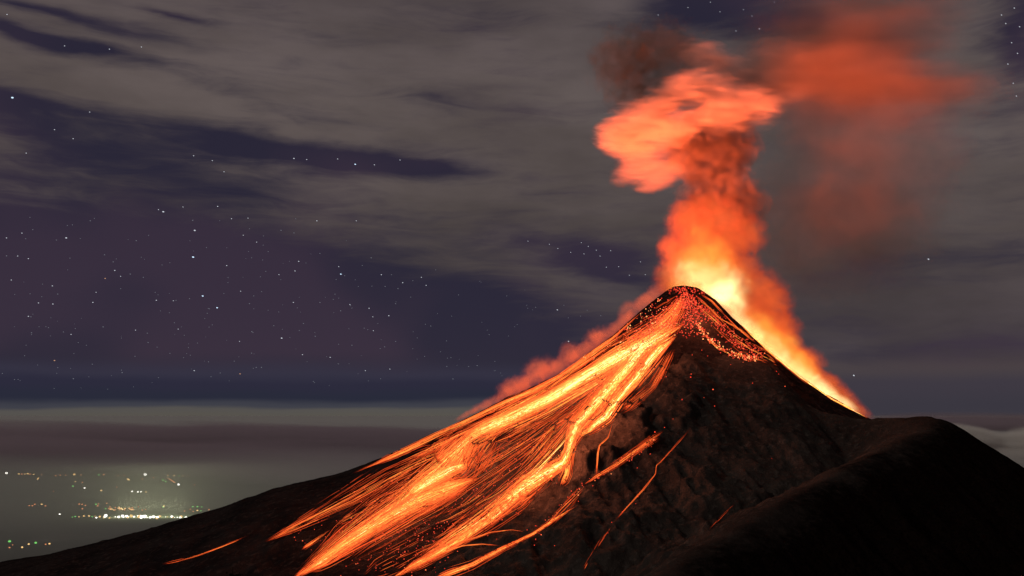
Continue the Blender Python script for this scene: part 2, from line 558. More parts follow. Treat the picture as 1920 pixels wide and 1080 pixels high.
def strands(name, parent, pts, n, core, edge, length=(.12, .45), thick=(.45, .95), wander=.10, lift=1.2, bias=.5, step=5.0, seed=0, air=0.0):
    """a bundle of glowing runnels following one guide line down the slope, as one mesh"""
    R = np.random.default_rng(seed + 1000)
    g = np.array(pts, float)
    t = np.r_[0, np.cumsum(np.hypot(*np.diff(g[:, :2], axis=0).T))]
    T = t[-1]
    V, F, H = [], [], []
    allp, seg = [], []
    for k in range(int(n * 1.45)):
        L = R.uniform(*length) * T
        a = R.uniform(-.12 * T, T - .35 * L) if T > 160 else R.uniform(-.2 * L, T - .6 * L)
        if a < 0: a = R.uniform(0, .22) * T
        s = np.arange(a, min(a + L, T - R.uniform(0, .1) * T) + .1, step)
        if len(s) < 3: continue
        v = np.clip(R.normal(0, bias), -1.3, 1.3)
        x = np.interp(s, t, g[:, 0]); y = np.interp(s, t, g[:, 1]); w = np.interp(s, t, g[:, 2])
        tx = np.interp(s + 6, t, g[:, 0]) - np.interp(s - 6, t, g[:, 0]); ty = np.interp(s + 6, t, g[:, 1]) - np.interp(s - 6, t, g[:, 1])
        nn = np.hypot(tx, ty) + 1e-6
        ph = R.uniform(0, 6.3, 4)
        v = v * np.clip(.35 + 5 * s / T, 0, 1) * np.clip(.3 + 5 * (1 - s / T), 0, 1)
        wob = wander * (np.sin(s / 61 + ph[0]) * .5 + np.sin(s / 27 + ph[1]) * .3) * w + np.clip(wander, 0, .6) * (np.sin(s / 13 + ph[2]) * .8 + np.sin(s / 7.1 + ph[3]) * .3) + np.cumsum(R.normal(0, .10, len(s)))
        o = v * w + wob
        x = x - ty / nn * o; y = y + tx / nn * o
        u = (s - s[0]) / max(s[-1] - s[0], 1)
        h = edge + (core - edge) * np.exp(-(v / .55) ** 2)
        h = h * R.uniform(.7, 1.15) * (1 - .45 * np.abs(2 * u - 1) ** 2.5) + (.05 * np.sin(s / 23 + ph[1]) + .02 * np.sin(s / 7.3 + ph[3])) * (thick[1] < 2) + R.normal(0, .02, len(s))
        h = h - .22 * np.clip(1 - s / (.14 * T), 0, 1) - .22 * np.clip(1 - (T - s) / (.16 * T), 0, 1)
        r = R.uniform(*thick) * np.clip(np.minimum(u, 1 - u) * 8, .25, 1)
        z = air * 4 * u * (1 - u)
        allp.append(np.stack([x, y, h, r, z], -1)); seg.append(len(s))
    A = np.concatenate(allp)
    Q = cast(A[:, 0], A[:, 1])
    i0 = 0; base = 0
    for m in seg:
        q = Q[i0:i0 + m]; a = A[i0:i0 + m]; i0 += m
        ok = ~np.isnan(q[:, 0])
        # break the runnel where the line of sight leaves the slope or jumps to another fold
        cut = np.r_[False, np.abs(np.diff(np.where(ok, q[:, 1], 0))) > 60] | ~ok
        ids = np.split(np.arange(m), np.where(cut)[0])
        for idx in ids:
            idx = idx[ok[idx]]
            if len(idx) < 3: continue
            p = q[idx]; b = a[idx]
            tg = np.gradient(p, axis=0)
            tg /= np.linalg.norm(tg, axis=1)[:, None] + 1e-9
            up = np.array([0, -.45, .9])
            sd_ = np.cross(tg, up); sd_ /= np.linalg.norm(sd_, axis=1)[:, None] + 1e-9
            nr = np.cross(sd_, tg)
            rad = (b[:, 3] * p[:, 1] / FPX / 2)[:, None]
            c = p + up * lift
            c[:, 2] += b[:, 4]
            V.append(np.stack([c + sd_ * rad, c - sd_ * rad, c + nr * np.minimum(rad, 1.2) * .9], 1).reshape(-1, 3))
            H.append(np.repeat(np.clip(b[:, 2], 0, 1), 3))
            k = len(idx)
            e = base + np.arange(k - 1)[:, None] * 3
            for i, j in ((0, 1), (1, 2), (2, 0)):
                F.append(np.concatenate([e + i, e + j, e + j + 3, e + i + 3], 1))
            base += 3 * k
    o = mesh_obj(name, np.concatenate(V), np.concatenate(F), M_lava, parent)
    at = o.data.attributes.new('lava_heat', 'FLOAT', 'POINT')
    at.data.foreach_set('value', np.concatenate(H).astype(np.float32))
    return o


def stream(label, pts, n, core=.8, edge=.5, fill=0, seed=0, cat="lava flow", group="lava streams on the cone", name="lava_stream", fillheat=None, **kw):
    o = strands(name, None, pts, n, core, edge, seed=seed, **kw)
    tag(o, label, cat, group)
    if fill:
        fh = (core - .36) if fillheat is None else fillheat
        strands("molten_bed", o, pts, int(fill * 1.3), fh, fh - .18, length=(.15, .4), thick=(1.4, 3.2), wander=.12, lift=.5, bias=.42, seed=seed + 77, step=8)
    return o


EXEC_STREAMS = True
stream("widest blinding yellow lava stream, the upper one of the two brightest on the left flank",
       [(1262, 602, 14), (1215, 638, 22), (1160, 670, 24), (1100, 706, 20), (1030, 748, 17), (941, 790, 16), (890, 812, 18), (862, 830, 22)], 330, 1.0, .46, 80, 1, bias=.46, fillheat=.88)
stream("bright yellow forked lava stream nearest the dark middle slope, right of the widest one",
       [(1285, 606, 14), (1245, 628, 20), (1207, 651, 19), (1172, 694, 18), (1142, 729, 17), (1107, 768, 16), (1081, 796, 13), (1072, 820, 9), (1066, 846, 8), (1056, 868, 10), (1029, 885, 14), (985, 912, 18), (951, 938, 20), (925, 955, 20)], 320, 1.0, .44, 70, 2, bias=.5, fillheat=.84)
stream("right-hand fork of glowing lava ending in drips over the brown rock step",
       [(1270, 628, 10), (1240, 650, 15), (1224, 668, 17), (1190, 712, 15), (1155, 751, 14), (1137, 781, 12), (1111, 801, 10), (1080, 824, 8)], 150, .98, .46, 34, 3, fillheat=.78)
stream("fine orange lava threads spread just below the widest stream",
       [(1190, 672, 8), (1107, 727, 12), (1029, 773, 14), (964, 806, 15), (920, 832, 14)], 65, .78, .42, 0, 33, length=(.12, .4))
stream("orange veil of embers and threads fanning out under the summit rocks",
       [(1281, 550, 8), (1268, 580, 18), (1240, 612, 28), (1205, 640, 34), (1170, 665, 34)], 130, .72, .44, 30, 34, length=(.15, .5), fillheat=.5)
stream("thin red lava runnel along the left skyline of the cone",
       [(1205, 584, 3), (1180, 606, 3), (1150, 633, 4), (1100, 670, 4), (1047, 708, 4), (1000, 733, 5), (941, 758, 6), (867, 795, 7), (817, 817, 7), (760, 845, 7), (711, 867, 6), (660, 889, 3)], 100, .74, .5, 0, 4, length=(.1, .35))
stream("orange lava band just under the dark strip below the left skyline",
       [(1190, 612, 3), (1165, 630, 4), (1120, 662, 6), (1060, 705, 8), (1000, 745, 9), (930, 782, 9), (860, 815, 9), (790, 850, 9), (740, 872, 6)], 55, .72, .36, 0, 5, length=(.1, .4), fillheat=.38)
stream("broad orange curtain of lava spilling over the step below the widest stream",
       [(885, 815, 24), (868, 840, 38), (850, 862, 46), (830, 885, 40)], 150, .72, .44, 50, 6, length=(.35, .9), wander=.2, fillheat=.52)
stream("second dim curtain of lava hanging right of the orange step",
       [(935, 806, 20), (915, 835, 32), (895, 865, 36), (880, 890, 30)], 40, .56, .34, 0, 7, length=(.3, .8), wander=.25, fillheat=.4)
stream("bright yellow tongue of lava pooling below the orange curtain",
       [(885, 868, 8), (850, 880, 14), (815, 898, 15), (785, 915, 14), (760, 935, 12)], 120, .95, .55, 50, 8, length=(.3, .8), fillheat=.8)
stream("longest orange lava stream running from the pool down to the bottom of the slope",
       [(905, 895, 8), (870, 905, 18), (800, 932, 26), (730, 968, 26), (660, 1012, 22), (610, 1048, 16), (575, 1070, 10), (545, 1090, 8)], 230, .82, .46, 90, 9, length=(.12, .4), fillheat=.6)
stream("loose orange lava threads left of the pool, fanning down the dark slope",
       [(862, 838, 12), (800, 862, 20), (730, 895, 24), (660, 935, 20), (600, 965, 14), (540, 995, 8), (490, 1020, 4)], 65, .64, .36, 0, 10, length=(.1, .4), fillheat=.36)
stream("dotted orange lava threads between the fanning threads and the longest stream",
       [(850, 880, 14), (780, 905, 22), (720, 935, 22), (665, 965, 18), (620, 992, 10)], 45, .6, .34, 0, 11, length=(.06, .25))
stream("tangle of thin lava threads on the dark band between the two brightest streams",
       [(1245, 640, 10), (1180, 690, 16), (1120, 735, 22), (1060, 775, 24), (1000, 815, 28), (940, 850, 28), (880, 890, 20)], 42, .60, .32, 0, 12, length=(.08, .3), wander=.2, fillheat=.34)
stream("red lava threads dropping from the tangle towards the middle of the slope",
       [(1075, 775, 18), (1030, 815, 24), (1000, 855, 30), (960, 890, 30), (915, 925, 28), (870, 955, 22), (810, 985, 16)], 48, .66, .34, 0, 13, length=(.08, .28), wander=.3, fillheat=.34)
stream("orange lava stream leaving the rock step and running down to the lower edge",
       [(1050, 875, 10), (1000, 905, 18), (955, 940, 22), (915, 975, 18), (870, 1008, 13), (820, 1038, 10), (775, 1062, 9), (735, 1085, 9)], 170, .84, .42, 60, 14, length=(.1, .4), fillheat=.56)
stream("short dripping lava threads on the left face of the brown rock step",
       [(1078, 820, 6), (1068, 860, 7), (1062, 890, 10), (1050, 915, 10)], 40, .76, .5, 16, 15, length=(.3, .8))
stream("single thin lava fall drawn down the brown rock step",
       [(1149, 790, 1), (1142, 812, 2), (1139, 822, 2), (1124, 836, 1.6), (1121, 850, 1.4), (1119, 875, 1.4), (1117, 897, 2.5)], 9, .68, .5, 0, 16, length=(.5, 1), wander=.2, thick=(.4, .8))
stream("straight red lava streak under the brown rock step",
       [(1250, 808, 8), (1222, 827, 7), (1190, 848, 6), (1155, 873, 5), (1120, 893, 4), (1093, 912, 3)], 40, .66, .36, 0, 17, thick=(.4, .9), length=(.2, .6), wander=.12)
stream("broken chain of lava threads continuing from the straight red streak to the lower slope",
       [(1098, 912, 4), (1080, 930, 7), (1055, 955, 8), (1025, 985, 6), (1000, 1000, 3)], 16, .54, .36, 0, 18, thick=(.4, .8), length=(.2, .6))
stream("long thin lava thread winding down the grey slope right of the rock step",
       [(1297, 802, 1), (1268, 835, 1.5), (1238, 868, 1), (1231, 874, 1), (1229, 890, 1), (1205, 920, 1.5), (1172, 955, 3), (1146, 985, 3)], 5, .52, .34, 0, 19, thick=(.35, .7), length=(.35, .9), wander=.15)
stream("faint lowest lava thread on the grey slope near the bottom edge",
       [(1146, 990, 3), (1125, 1018, 4), (1108, 1045, 3), (1090, 1078, 4)], 8, .46, .3, 0, 20, length=(.12, .4), thick=(.35, .7))
stream("short isolated lava dash on the grey slope under the dark hollow",
       [(1380, 944, 1), (1356, 967, 2), (1325, 1000, 1)], 4, .38, .28, 0, 21, thick=(.35, .7), length=(.3, .8), wander=.15)
stream("low lava runnel with a bright bend near the bottom edge of the slope",
       [(1085, 948, 3), (1045, 972, 4), (998, 1003, 3), (945, 1028, 5), (885, 1060, 7), (830, 1080, 9), (800, 1092, 9)], 70, .76, .44, 16, 22, length=(.12, .45))
stream("small pair of lava streaks alone on the dark slope left of the longest stream",
       [(622, 993, 2), (595, 1012, 4), (563, 1034, 3)], 9, .66, .52, 0, 23, length=(.4, .9), wander=.1)
stream("leftmost small lava streak near the foot of the slope",
       [(470, 1004, 1), (416, 1026, 2), (370, 1043, 3), (335, 1052, 4), (300, 1060, 3)], 7, .58, .42, 0, 24, thick=(.4, .8), length=(.25, .7), wander=.15)
stream("red rubble streak under the summit on the right, along the fold of the grey ridge",
       [(1306, 605, 3), (1325, 632, 5), (1350, 653, 7), (1378, 663, 7), (1410, 671, 6), (1440, 680, 4)], 26, .74, .5, 0, 25, length=(.06, .2), wander=.4)
stream("thin straight lava threads down the right side of the summit",
       [(1300, 566, 5), (1335, 596, 10), (1370, 630, 10), (1405, 655, 12), (1440, 672, 12), (1464, 690, 6)], 24, .66, .42, 0, 26, length=(.1, .35), wander=.15)
stream("glowing lava edge on the upper right skyline of the cone",
       [(1306, 547, 3), (1335, 566, 4), (1360, 592, 4), (1390, 622, 3), (1420, 646, 2)], 14, .58, .4, 0, 27, length=(.1, .4), wander=.15)
stream("bright crest line of lava on the fold right of the summit, below the skyline",
       [(1300, 553, 2), (1313, 563, 2), (1332, 580, 2.5), (1351, 597, 3), (1370, 609, 3), (1390, 621, 2), (1410, 636, 2)], 24, .72, .45, 0, 32, length=(.08, .3), wander=.3)
stream("longest fine lava threads running unbroken from under the summit rocks to the bottom edge",
       [(1240, 622, 18), (1160, 668, 22), (1094, 707, 22), (1029, 745, 20), (964, 781, 20), (880, 828, 28), (825, 880, 36), (747, 945, 38), (660, 1005, 30), (590, 1055, 20), (550, 1085, 14)], 95, .84, .42, 0, 35, length=(.18, .6), wander=.08)
stream("fine lava threads following the forked stream from the summit down to the lower edge",
       [(1255, 622, 18), (1207, 655, 20), (1142, 729, 24), (1095, 785, 26), (1050, 840, 28), (1005, 890, 30), (940, 945, 28), (868, 995, 22), (775, 1055, 14)], 70, .82, .42, 0, 36, length=(.15, .5), wander=.08)
stream("sparse dim lava threads crossing the dark band between the two brightest streams",
       [(1225, 650, 14), (1150, 705, 24), (1080, 760, 30), (960, 850, 34), (830, 940, 34), (700, 1020, 26), (620, 1075, 16)], 34, .56, .34, 0, 37, length=(.12, .4), wander=.08)
stream("blazing lava line along the right skyline of the cone down to the saddle",
       [(1385, 606, 1.5), (1440, 658, 1.5), (1500, 708, 1.8), (1560, 749, 1.8), (1600, 770, 1.5), (1630, 786, 1)], 46, .96, .7, 0, 38, length=(.1, .35), wander=.1)
stream("scattered short lava threads low on the slope near the bottom edge",
       [(900, 965, 30), (830, 1010, 36), (740, 1055, 34), (680, 1085, 24)], 42, .54, .36, 0, 39, length=(.06, .22), wander=.15)
stream("bright falling fragments in a bent arc over the lower lava runnel",
       [(995, 1002, 2), (960, 996, 2), (920, 1001, 2), (870, 1018, 2.5), (820, 1042, 3)], 6, .62, .5, 0, 28, length=(.6, 1), wander=.1, lift=3, cat="lava arc", group="arcs of thrown lava", name="lava_arc")
stream("lowest arc of thrown lava springing from the bend of the low runnel",
       [(945, 1027, 1), (905, 1023, 1.5), (868, 1026, 1.5), (820, 1042, 1.5), (775, 1065, 2), (745, 1082, 2)], 7, .68, .52, 0, 29, length=(.6, 1), wander=.06, lift=3, cat="lava arc", group="arcs of thrown lava", name="lava_arc")
stream("thin lava threads on the middle slope above the low runnel",
       [(1010, 925, 8), (965, 950, 14), (905, 985, 16), (850, 1015, 14), (790, 1050, 14)], 36, .52, .4, 0, 30, length=(.1, .35))
stream("loose red lava threads along the right edge of the forked stream",
       [(1266, 650, 6), (1245, 690, 8), (1225, 725, 10), (1190, 755, 12), (1160, 780, 10)], 40, .5, .36, 0, 31, length=(.2, .5), wander=.3)

# ------------------------------------------------------------------ glowing rocks
RV, RF_ = ICO[1]
RV = RV * (1 + RNG.uniform(-.22, .22, (len(RV), 1)))


def rock_mesh(h):
    me_o = mesh_obj("glowing_rock", RV, RF_, M_ember)
    at = me_o.data.attributes.new('lava_heat', 'FLOAT', 'POINT')
    at.data.foreach_set('value', np.clip(h + RNG.uniform(-.06, .06, len(RV)), 0, 1).astype(np.float32))
    return me_o


ROCKPTS = []          # px, py, radius in photo px, heat, zone


def scatter(pts, n, zone, rad=(.6, 1.3), heat=(.45, 1.0)):
    g = np.array(pts, float)
    t = np.r_[0, np.cumsum(np.hypot(*np.diff(g[:, :2], axis=0).T))]
    s = RNG.uniform(0, t[-1], n)
    x = np.interp(s, t, g[:, 0]); y = np.interp(s, t, g[:, 1]); w = np.interp(s, t, g[:, 2])
    x = x + RNG.normal(0, .5, n) * w; y = y + RNG.normal(0, .5, n) * w
    for a, b in zip(x, y):
        ROCKPTS.append((a, b, RNG.uniform(*rad), RNG.uniform(*heat), zone))


scatter([(1290, 552, 10), (1262, 588, 26), (1225, 625, 34), (1180, 655, 34)], 620, "summit", (.8, 1.5), (.3, .85))
scatter([(1292, 556, 14), (1300, 590, 26), (1290, 620, 22)], 330, "summit", (.8, 1.5), (.25, .8))
scatter([(1250, 548, 5), (1283, 540, 5), (1320, 550, 5)], 90, "summit", (.7, 1.3), (.25, .7))
scatter([(1300, 570, 8), (1340, 600, 14), (1380, 640, 14), (1430, 668, 10)], 380, "right", (.7, 1.4), (.25, .8))
scatter([(1262, 592, 22), (1205, 640, 28), (1130, 690, 30)], 240, "summit", (.6, 1.2), (.5, 1.0))
scatter([(1307, 606, 4), (1327, 635, 7), (1353, 655, 7), (1379, 666, 6), (1420, 675, 5)], 190, "right", (.7, 1.6), (.5, 1))
scatter([(1240, 560, 4), (1190, 600, 6), (1150, 634, 6), (1090, 680, 8)], 60, "skyline")
scatter([(1120, 700, 40), (1000, 790, 50), (900, 870, 60), (760, 930, 50), (650, 1000, 40)], 330, "flank", (.6, 1.2), (.3, .8))
scatter([(1080, 790, 40), (1000, 860, 50), (940, 930, 50), (850, 1000, 50), (760, 1060, 40)], 320, "flank", (.6, 1.2), (.3, .8))
scatter([(860, 960, 40), (760, 1020, 50), (660, 1060, 40)], 120, "flank", (.5, 1.0), (.3, .8))
scatter([(900, 900, 60), (700, 970, 60), (560, 1010, 30)], 120, "flank", (.5, 1.0), (.3, .8))
scatter([(1230, 825, 10), (1150, 880, 8), (1090, 915, 10), (1050, 960, 16), (1000, 1010, 20)], 90, "flank", (.6, 1.2), (.4, .9))
SOLO = [(1279, 750, 1.5), (1295, 708, 1.5), (1296, 702, 1.2), (1337, 731, 1.3), (1340, 762, 1.2), (1228, 811, 1.6), (1219, 852, 1.3), (1240, 710, 1.4), (1249, 707, 1.2), (1320, 746, .8), (1370, 684, .9), (1411, 719, 1.0), (1472, 725, 1.1), (1456, 697, 1.1), (1460, 702, 1.0), (1195, 878, 1), (1175, 763, 1.2), (1246, 802, 1), (1262, 786, .8), (1447, 860, .8), (1192, 945, 1), (1196, 932, .9), (1167, 960, .9), (1147, 980, 1.1), (1140, 1000, 1), (1316, 657, 1), (1327, 668, .9), (1298, 666, .9)]
for a, b, r in SOLO:
    ROCKPTS.append((a, b, r * .8, RNG.uniform(.4, .75), "solo"))
arr = np.array([(p[0], p[1]) for p in ROCKPTS])
hit = cast(arr[:, 0], arr[:, 1])
ok = ~np.isnan(hit[:, 0])
order = sorted([i for i in range(len(ROCKPTS)) if ok[i]], key=lambda i: -(ROCKPTS[i][2] + (9 if ROCKPTS[i][4] == 'solo' else 0)))
LAB = {
    "summit": "one of the glowing red rocks crowded over the summit cone above the lava streams",
    "right": "one of the glowing red rocks sliding down the right side under the summit",
    "skyline": "one of the glowing red rocks strung along the left skyline of the cone",
    "flank": "one of the glowing red rocks scattered among the lava streams on the left flank",
    "solo": "one of the few glowing rocks lying apart on the dark slope beside the lava",
}
protos = [rock_mesh(h) for h in (.35, .5, .62, .75, .9)]
used = set()
for c, i in enumerate(order[:300]):
    px, py, r, h, zone = ROCKPTS[i]
    k = int(np.argmin([abs(h - q) for q in (.35, .5, .62, .75, .9)]))
    o = protos[k] if k not in used else protos[k].copy()
    if k in used: C.objects.link(o)
    used.add(k)
    p = hit[i]
    rad = r * p[1] / FPX
    o.location = p + np.array([0, -.3, .7]) * rad
    o.scale = (rad * RNG.uniform(.8, 1.2), rad * RNG.uniform(.8, 1.2), rad * RNG.uniform(.75, 1.1))
    o.rotation_euler = tuple(RNG.uniform(0, 6.28, 3))
    tag(o, LAB[zone], "glowing rock", {"summit": "glowing rocks on the summit", "right": "glowing rocks right of the summit", "skyline": "glowing rocks on the left skyline", "flank": "glowing rocks among the lava streams", "solo": "glowing rocks apart on the dark slope"}[zone])
for k in range(5):
    if k not in used: bpy.data.objects.remove(protos[k])
V, F, H = [], [], []
v0, f0 = ICO[0]
for c, i in enumerate(order[300:]):
    p = hit[i]; rad = ROCKPTS[i][2] * p[1] / FPX
    V.append(v0 * rad * RNG.uniform(.7, 1.2, (12, 1)) + p + np.array([0, -.3, .7]) * rad)
    F.append(f0 + 12 * c)
    H.append(np.full(12, ROCKPTS[i][3]))
o = mesh_obj("glowing_rubble", np.concatenate(V), np.concatenate(F), M_ember)
at = o.data.attributes.new('lava_heat', 'FLOAT', 'POINT')
at.data.foreach_set('value', np.concatenate(H).astype(np.float32))
tag(o, "countless small glowing rocks between the lava streams", "glowing rubble", kind='stuff')


# ------------------------------------------------------------------ smoke, fire and painted lava glow
def smoke_mat(name, dens, albedo, emit=None, hot=None, L=0.0, scale=55.0, rough=.55, erode=.5, stretch=(1, 1, 1), rot=(0, 0, 0), power=1.0, hotpos=(0.35, 0.9), soft=(.22, .95)):
    m, N = new_mat(name)
    o = N.node('ShaderNodeOutputMaterial')
    v = N.node('ShaderNodeVolumePrincipled')
    tc = N.node('ShaderNodeTexCoord')
    ln = N.vmath('LENGTH', tc.outputs['Object']).outputs['Value']
    body = N.math('SUBTRACT', 1.0, N.math('MULTIPLY', ln, ln), clamp=True)
    g = N.node('ShaderNodeNewGeometry')
    pos = N.mapping(g.outputs['Position'], rot=rot, scl=tuple(s / scale for s in stretch))
    n = N.noise(pos, 1.0, 4, rough, .5)
    # puffy edge: the noise eats the rim and leaves the heart
    f = N.math('ADD', body, N.math('MULTIPLY', N.math('SUBTRACT', n, .5), erode * 2.6))
    f = N.smooth(f, *soft)
    if power != 1.0: f = N.math('POWER', f, power)
    d = N.math('MULTIPLY', f, dens)
    N.link(d, v.inputs['Density'])
    v.inputs['Color'].default_value = (*albedo, 1)
    v.inputs['Anisotropy'].default_value = 0.0
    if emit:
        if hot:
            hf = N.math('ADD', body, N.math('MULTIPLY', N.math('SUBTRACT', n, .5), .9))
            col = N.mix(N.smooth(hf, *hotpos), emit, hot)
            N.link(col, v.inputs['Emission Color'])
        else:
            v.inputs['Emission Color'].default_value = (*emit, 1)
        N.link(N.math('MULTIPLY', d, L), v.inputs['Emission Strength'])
    N.link(v.outputs[0], o.inputs['Volume'])
    m.cycles.emission_sampling = 'NONE'
    return m


PX = D0 / FPX
LV, LF = ICO[2]


def puff(parent, px, py, rx, ry, rot, depth, mat, ydep=None, name="smoke_puff"):
    bump = 1 + .0 * RNG.uniform(-1, 1, (len(LV), 1))
    o = mesh_obj(name, LV * bump, LF, mat, smooth=True)
    c = P(px, py, depth)
    k = depth / FPX
    o.scale = (rx * k, (ydep or (rx + ry) / 2) * k, ry * k)
    o.rotation_euler = (0, math.radians(rot), 0)      # positive turns the right end down, as in the photo
    o.location = c - np.array(parent.location)
    o.parent = parent
    return o


ORANGE = (1.0, .125, .036)
M_fire_glow = smoke_mat("fire_and_smoke_glow", .022, (.10, .06, .04), (.95, .13, .022), (1.25, .52, .07), 1.0, 40, .6, .55, hotpos=(.3, .95), soft=(.05, 1.15))  # flame at the vent; along the right skyline only painted lava light
M_core = smoke_mat("white_hot_glow", .014, (.1, .08, .06), (1.1, .42, .05), (2.6, 1.9, .8), 1.1, 42, .55, .45, hotpos=(.25, .9), soft=(.0, 1.4), power=1.5)
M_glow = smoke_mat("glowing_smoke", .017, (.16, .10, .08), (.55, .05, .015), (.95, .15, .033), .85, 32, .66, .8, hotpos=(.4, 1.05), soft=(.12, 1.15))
M_red = smoke_mat("slope_smoke_glow", .012, (.8, .55, .45), (.62, .062, .024), (.85, .12, .035), .8, 30, .62, .8, hotpos=(.4, .95), soft=(.08, 1.25), power=1.2)  # lava light on the slope smoke, put in as emission
M_lit = smoke_mat("lit_ash_cloud", .021, (.97, .92, .86), scale=34, rough=.6, erode=.85, stretch=(.4, 1, 1.6), rot=(0, math.radians(-30), 0), soft=(.18, 1.35))
M_soft = smoke_mat("soft_lit_ash", .0055, (.85, .78, .72), scale=38, rough=.6, erode=.8, stretch=(.4, 1, 1.6), rot=(0, math.radians(-30), 0), soft=(.05, 1.4))
M_peach = smoke_mat("lit_drifting_ash", .0040, (.72, .64, .59), scale=85, rough=.58, erode=.75, stretch=(.45, 1, 1.7), rot=(0, math.radians(12), 0), soft=(.05, 1.4))
M_col = smoke_mat("ash_column", .017, (.30, .245, .215), scale=30, rough=.66, erode=.95, soft=(.15, 1.25))
M_brown = smoke_mat("brown_ash", .008, (.17, .165, .13), scale=40, erode=.9, soft=(.1, 1.25))
M_drift = smoke_mat("drifting_ash", .0021, (.40, .36, .335), scale=105, rough=.55, erode=.6, stretch=(.5, 1, 1.7), rot=(0, math.radians(10), 0), soft=(.0, 1.35))
M_veil = smoke_mat("thin_ash_veil", .0013, (.62, .56, .52), scale=120, rough=.55, erode=.7, soft=(.0, 1.4))
M_dust_glow = smoke_mat("dust_glow", .0035, (.6, .4, .3), (.75, .085, .02), (.9, .16, .03), .55, 26, .62, .8, soft=(.1, 1.3))  # thin dust whose emission paints a bloom around the lava

VENT = P(1330, 542, 3050)
plume = empty("ash_plume", VENT)
tag(plume, "tall ash plume glowing orange above the summit vent", "smoke plume")
for a in [  # px, py, rx, ry, rot, depth, material
    (1326, 526, 104, 62, 14, 3055, M_core), (1356, 552, 78, 40, 38, 3050, M_core), (1322, 496, 80, 56, 0, 3056, M_fire_glow), (1322, 512, 72, 52, 0, 3060, M_fire_glow), (1300, 530, 70, 40, -20, 3065, M_fire_glow), (1330, 474, 58, 56, 10, 3058, M_fire_glow), (1318, 440, 40, 40, 10, 3066, M_fire_glow),
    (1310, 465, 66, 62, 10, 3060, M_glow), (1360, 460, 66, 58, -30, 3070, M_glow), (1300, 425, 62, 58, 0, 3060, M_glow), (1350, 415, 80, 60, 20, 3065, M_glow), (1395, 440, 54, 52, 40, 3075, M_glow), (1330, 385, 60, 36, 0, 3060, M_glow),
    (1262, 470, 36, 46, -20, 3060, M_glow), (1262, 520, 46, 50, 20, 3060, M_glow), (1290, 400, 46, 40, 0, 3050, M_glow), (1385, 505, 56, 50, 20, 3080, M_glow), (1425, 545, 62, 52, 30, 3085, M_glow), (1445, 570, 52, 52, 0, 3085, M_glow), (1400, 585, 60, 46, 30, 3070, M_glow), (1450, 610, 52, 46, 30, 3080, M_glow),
    (1345, 355, 90, 62, 0, 3060, M_col), (1395, 385, 60, 60, 0, 3070, M_col), (1340, 300, 90, 72, 0, 3060, M_col), (1290, 290, 60, 60, 20, 3050, M_col), (1380, 270, 60, 70, 0, 3060, M_col), (1310, 250, 80, 60, 0, 3070, M_col),
    (1196, 232, 98, 52, -22, 3015, M_lit), (1165, 245, 60, 38, -18, 3025, M_lit), (1225, 205, 80, 40, -28, 3030, M_lit), (1282, 168, 98, 46, -20, 3030, M_lit), (1330, 175, 80, 44, -16, 3020, M_lit), (1385, 200, 100, 52, 4, 3005, M_lit), (1345, 220, 80, 44, 8, 3000, M_lit), (1440, 170, 90, 42, 2, 3045, M_soft), (1460, 120, 110, 60, -10, 3060, M_soft),
    (1320, 108, 66, 40, 16, 3030, M_lit), (1365, 128, 66, 36, 22, 3040, M_lit), (1208, 300, 84, 34, -36, 3015, M_soft), (1160, 278, 54, 26, 24, 3025, M_soft), (1240, 325, 70, 36, -20, 3030, M_soft), (1185, 270, 66, 32, 12, 3030, M_lit), (1255, 245, 84, 44, -10, 3005, M_lit),
    (1170, 120, 84, 86, 0, 3060, M_brown), (1245, 105, 110, 84, 0, 3080, M_brown), (1200, 175, 80, 60, 0, 3070, M_brown),
]:
    puff(plume, *a)
drift = empty("drifting_smoke", P(1600, 150, 3150))
tag(drift, "dull orange smoke drifting right from the top of the plume", "smoke plume")
for a in [(1490, 140, 140, 70, -4, 3100, M_peach), (1590, 138, 180, 62, 8, 3140, M_peach), (1710, 160, 170, 38, 6, 3170, M_peach), (1560, 90, 130, 60, -30, 3130, M_peach), (1480, 140, 150, 90, -10, 3120, M_drift), (1430, 150, 150, 90, -6, 3090, M_drift), (1560, 100, 260, 130, 0, 3160, M_drift), (1580, 130, 190, 90, 12, 3150, M_drift), (1690, 158, 190, 52, 6, 3170, M_drift), (1600, 60, 230, 120, 0, 3180, M_drift), (1560, 175, 240, 70, 4, 3140, M_drift), (1760, 165, 170, 50, 4, 3180, M_drift), (1660, 200, 220, 60, 2, 3170, M_veil), (1530, 80, 160, 120, -30, 3150, M_drift), (1690, 40, 170, 90, -10, 3200, M_drift), (1540, 220, 150, 80, 0, 3180, M_veil), (1450, 95, 120, 80, -20, 3120, M_veil)]:
    puff(drift, *a)
veil = empty("smoke_veil", P(1600, 400, 3300))
tag(veil, "thin reddish veil of falling ash right of the plume", "smoke veil")
for a in [(1600, 330, 230, 220, 0, 3300, M_veil), (1570, 450, 190, 150, 0, 3250, M_veil), (1640, 420, 160, 150, 0, 3280, M_veil), (1520, 480, 130, 110, 0, 3200, M_veil), (1480, 400, 130, 140, 0, 3200, M_veil)]:
    puff(veil, *a)
rgas = empty("ridge_smoke_glow", P(1500, 690, 3040))
tag(rgas, "yellow white smoke with painted lava glow rolling down behind the right skyline of the cone", "smoke glow")
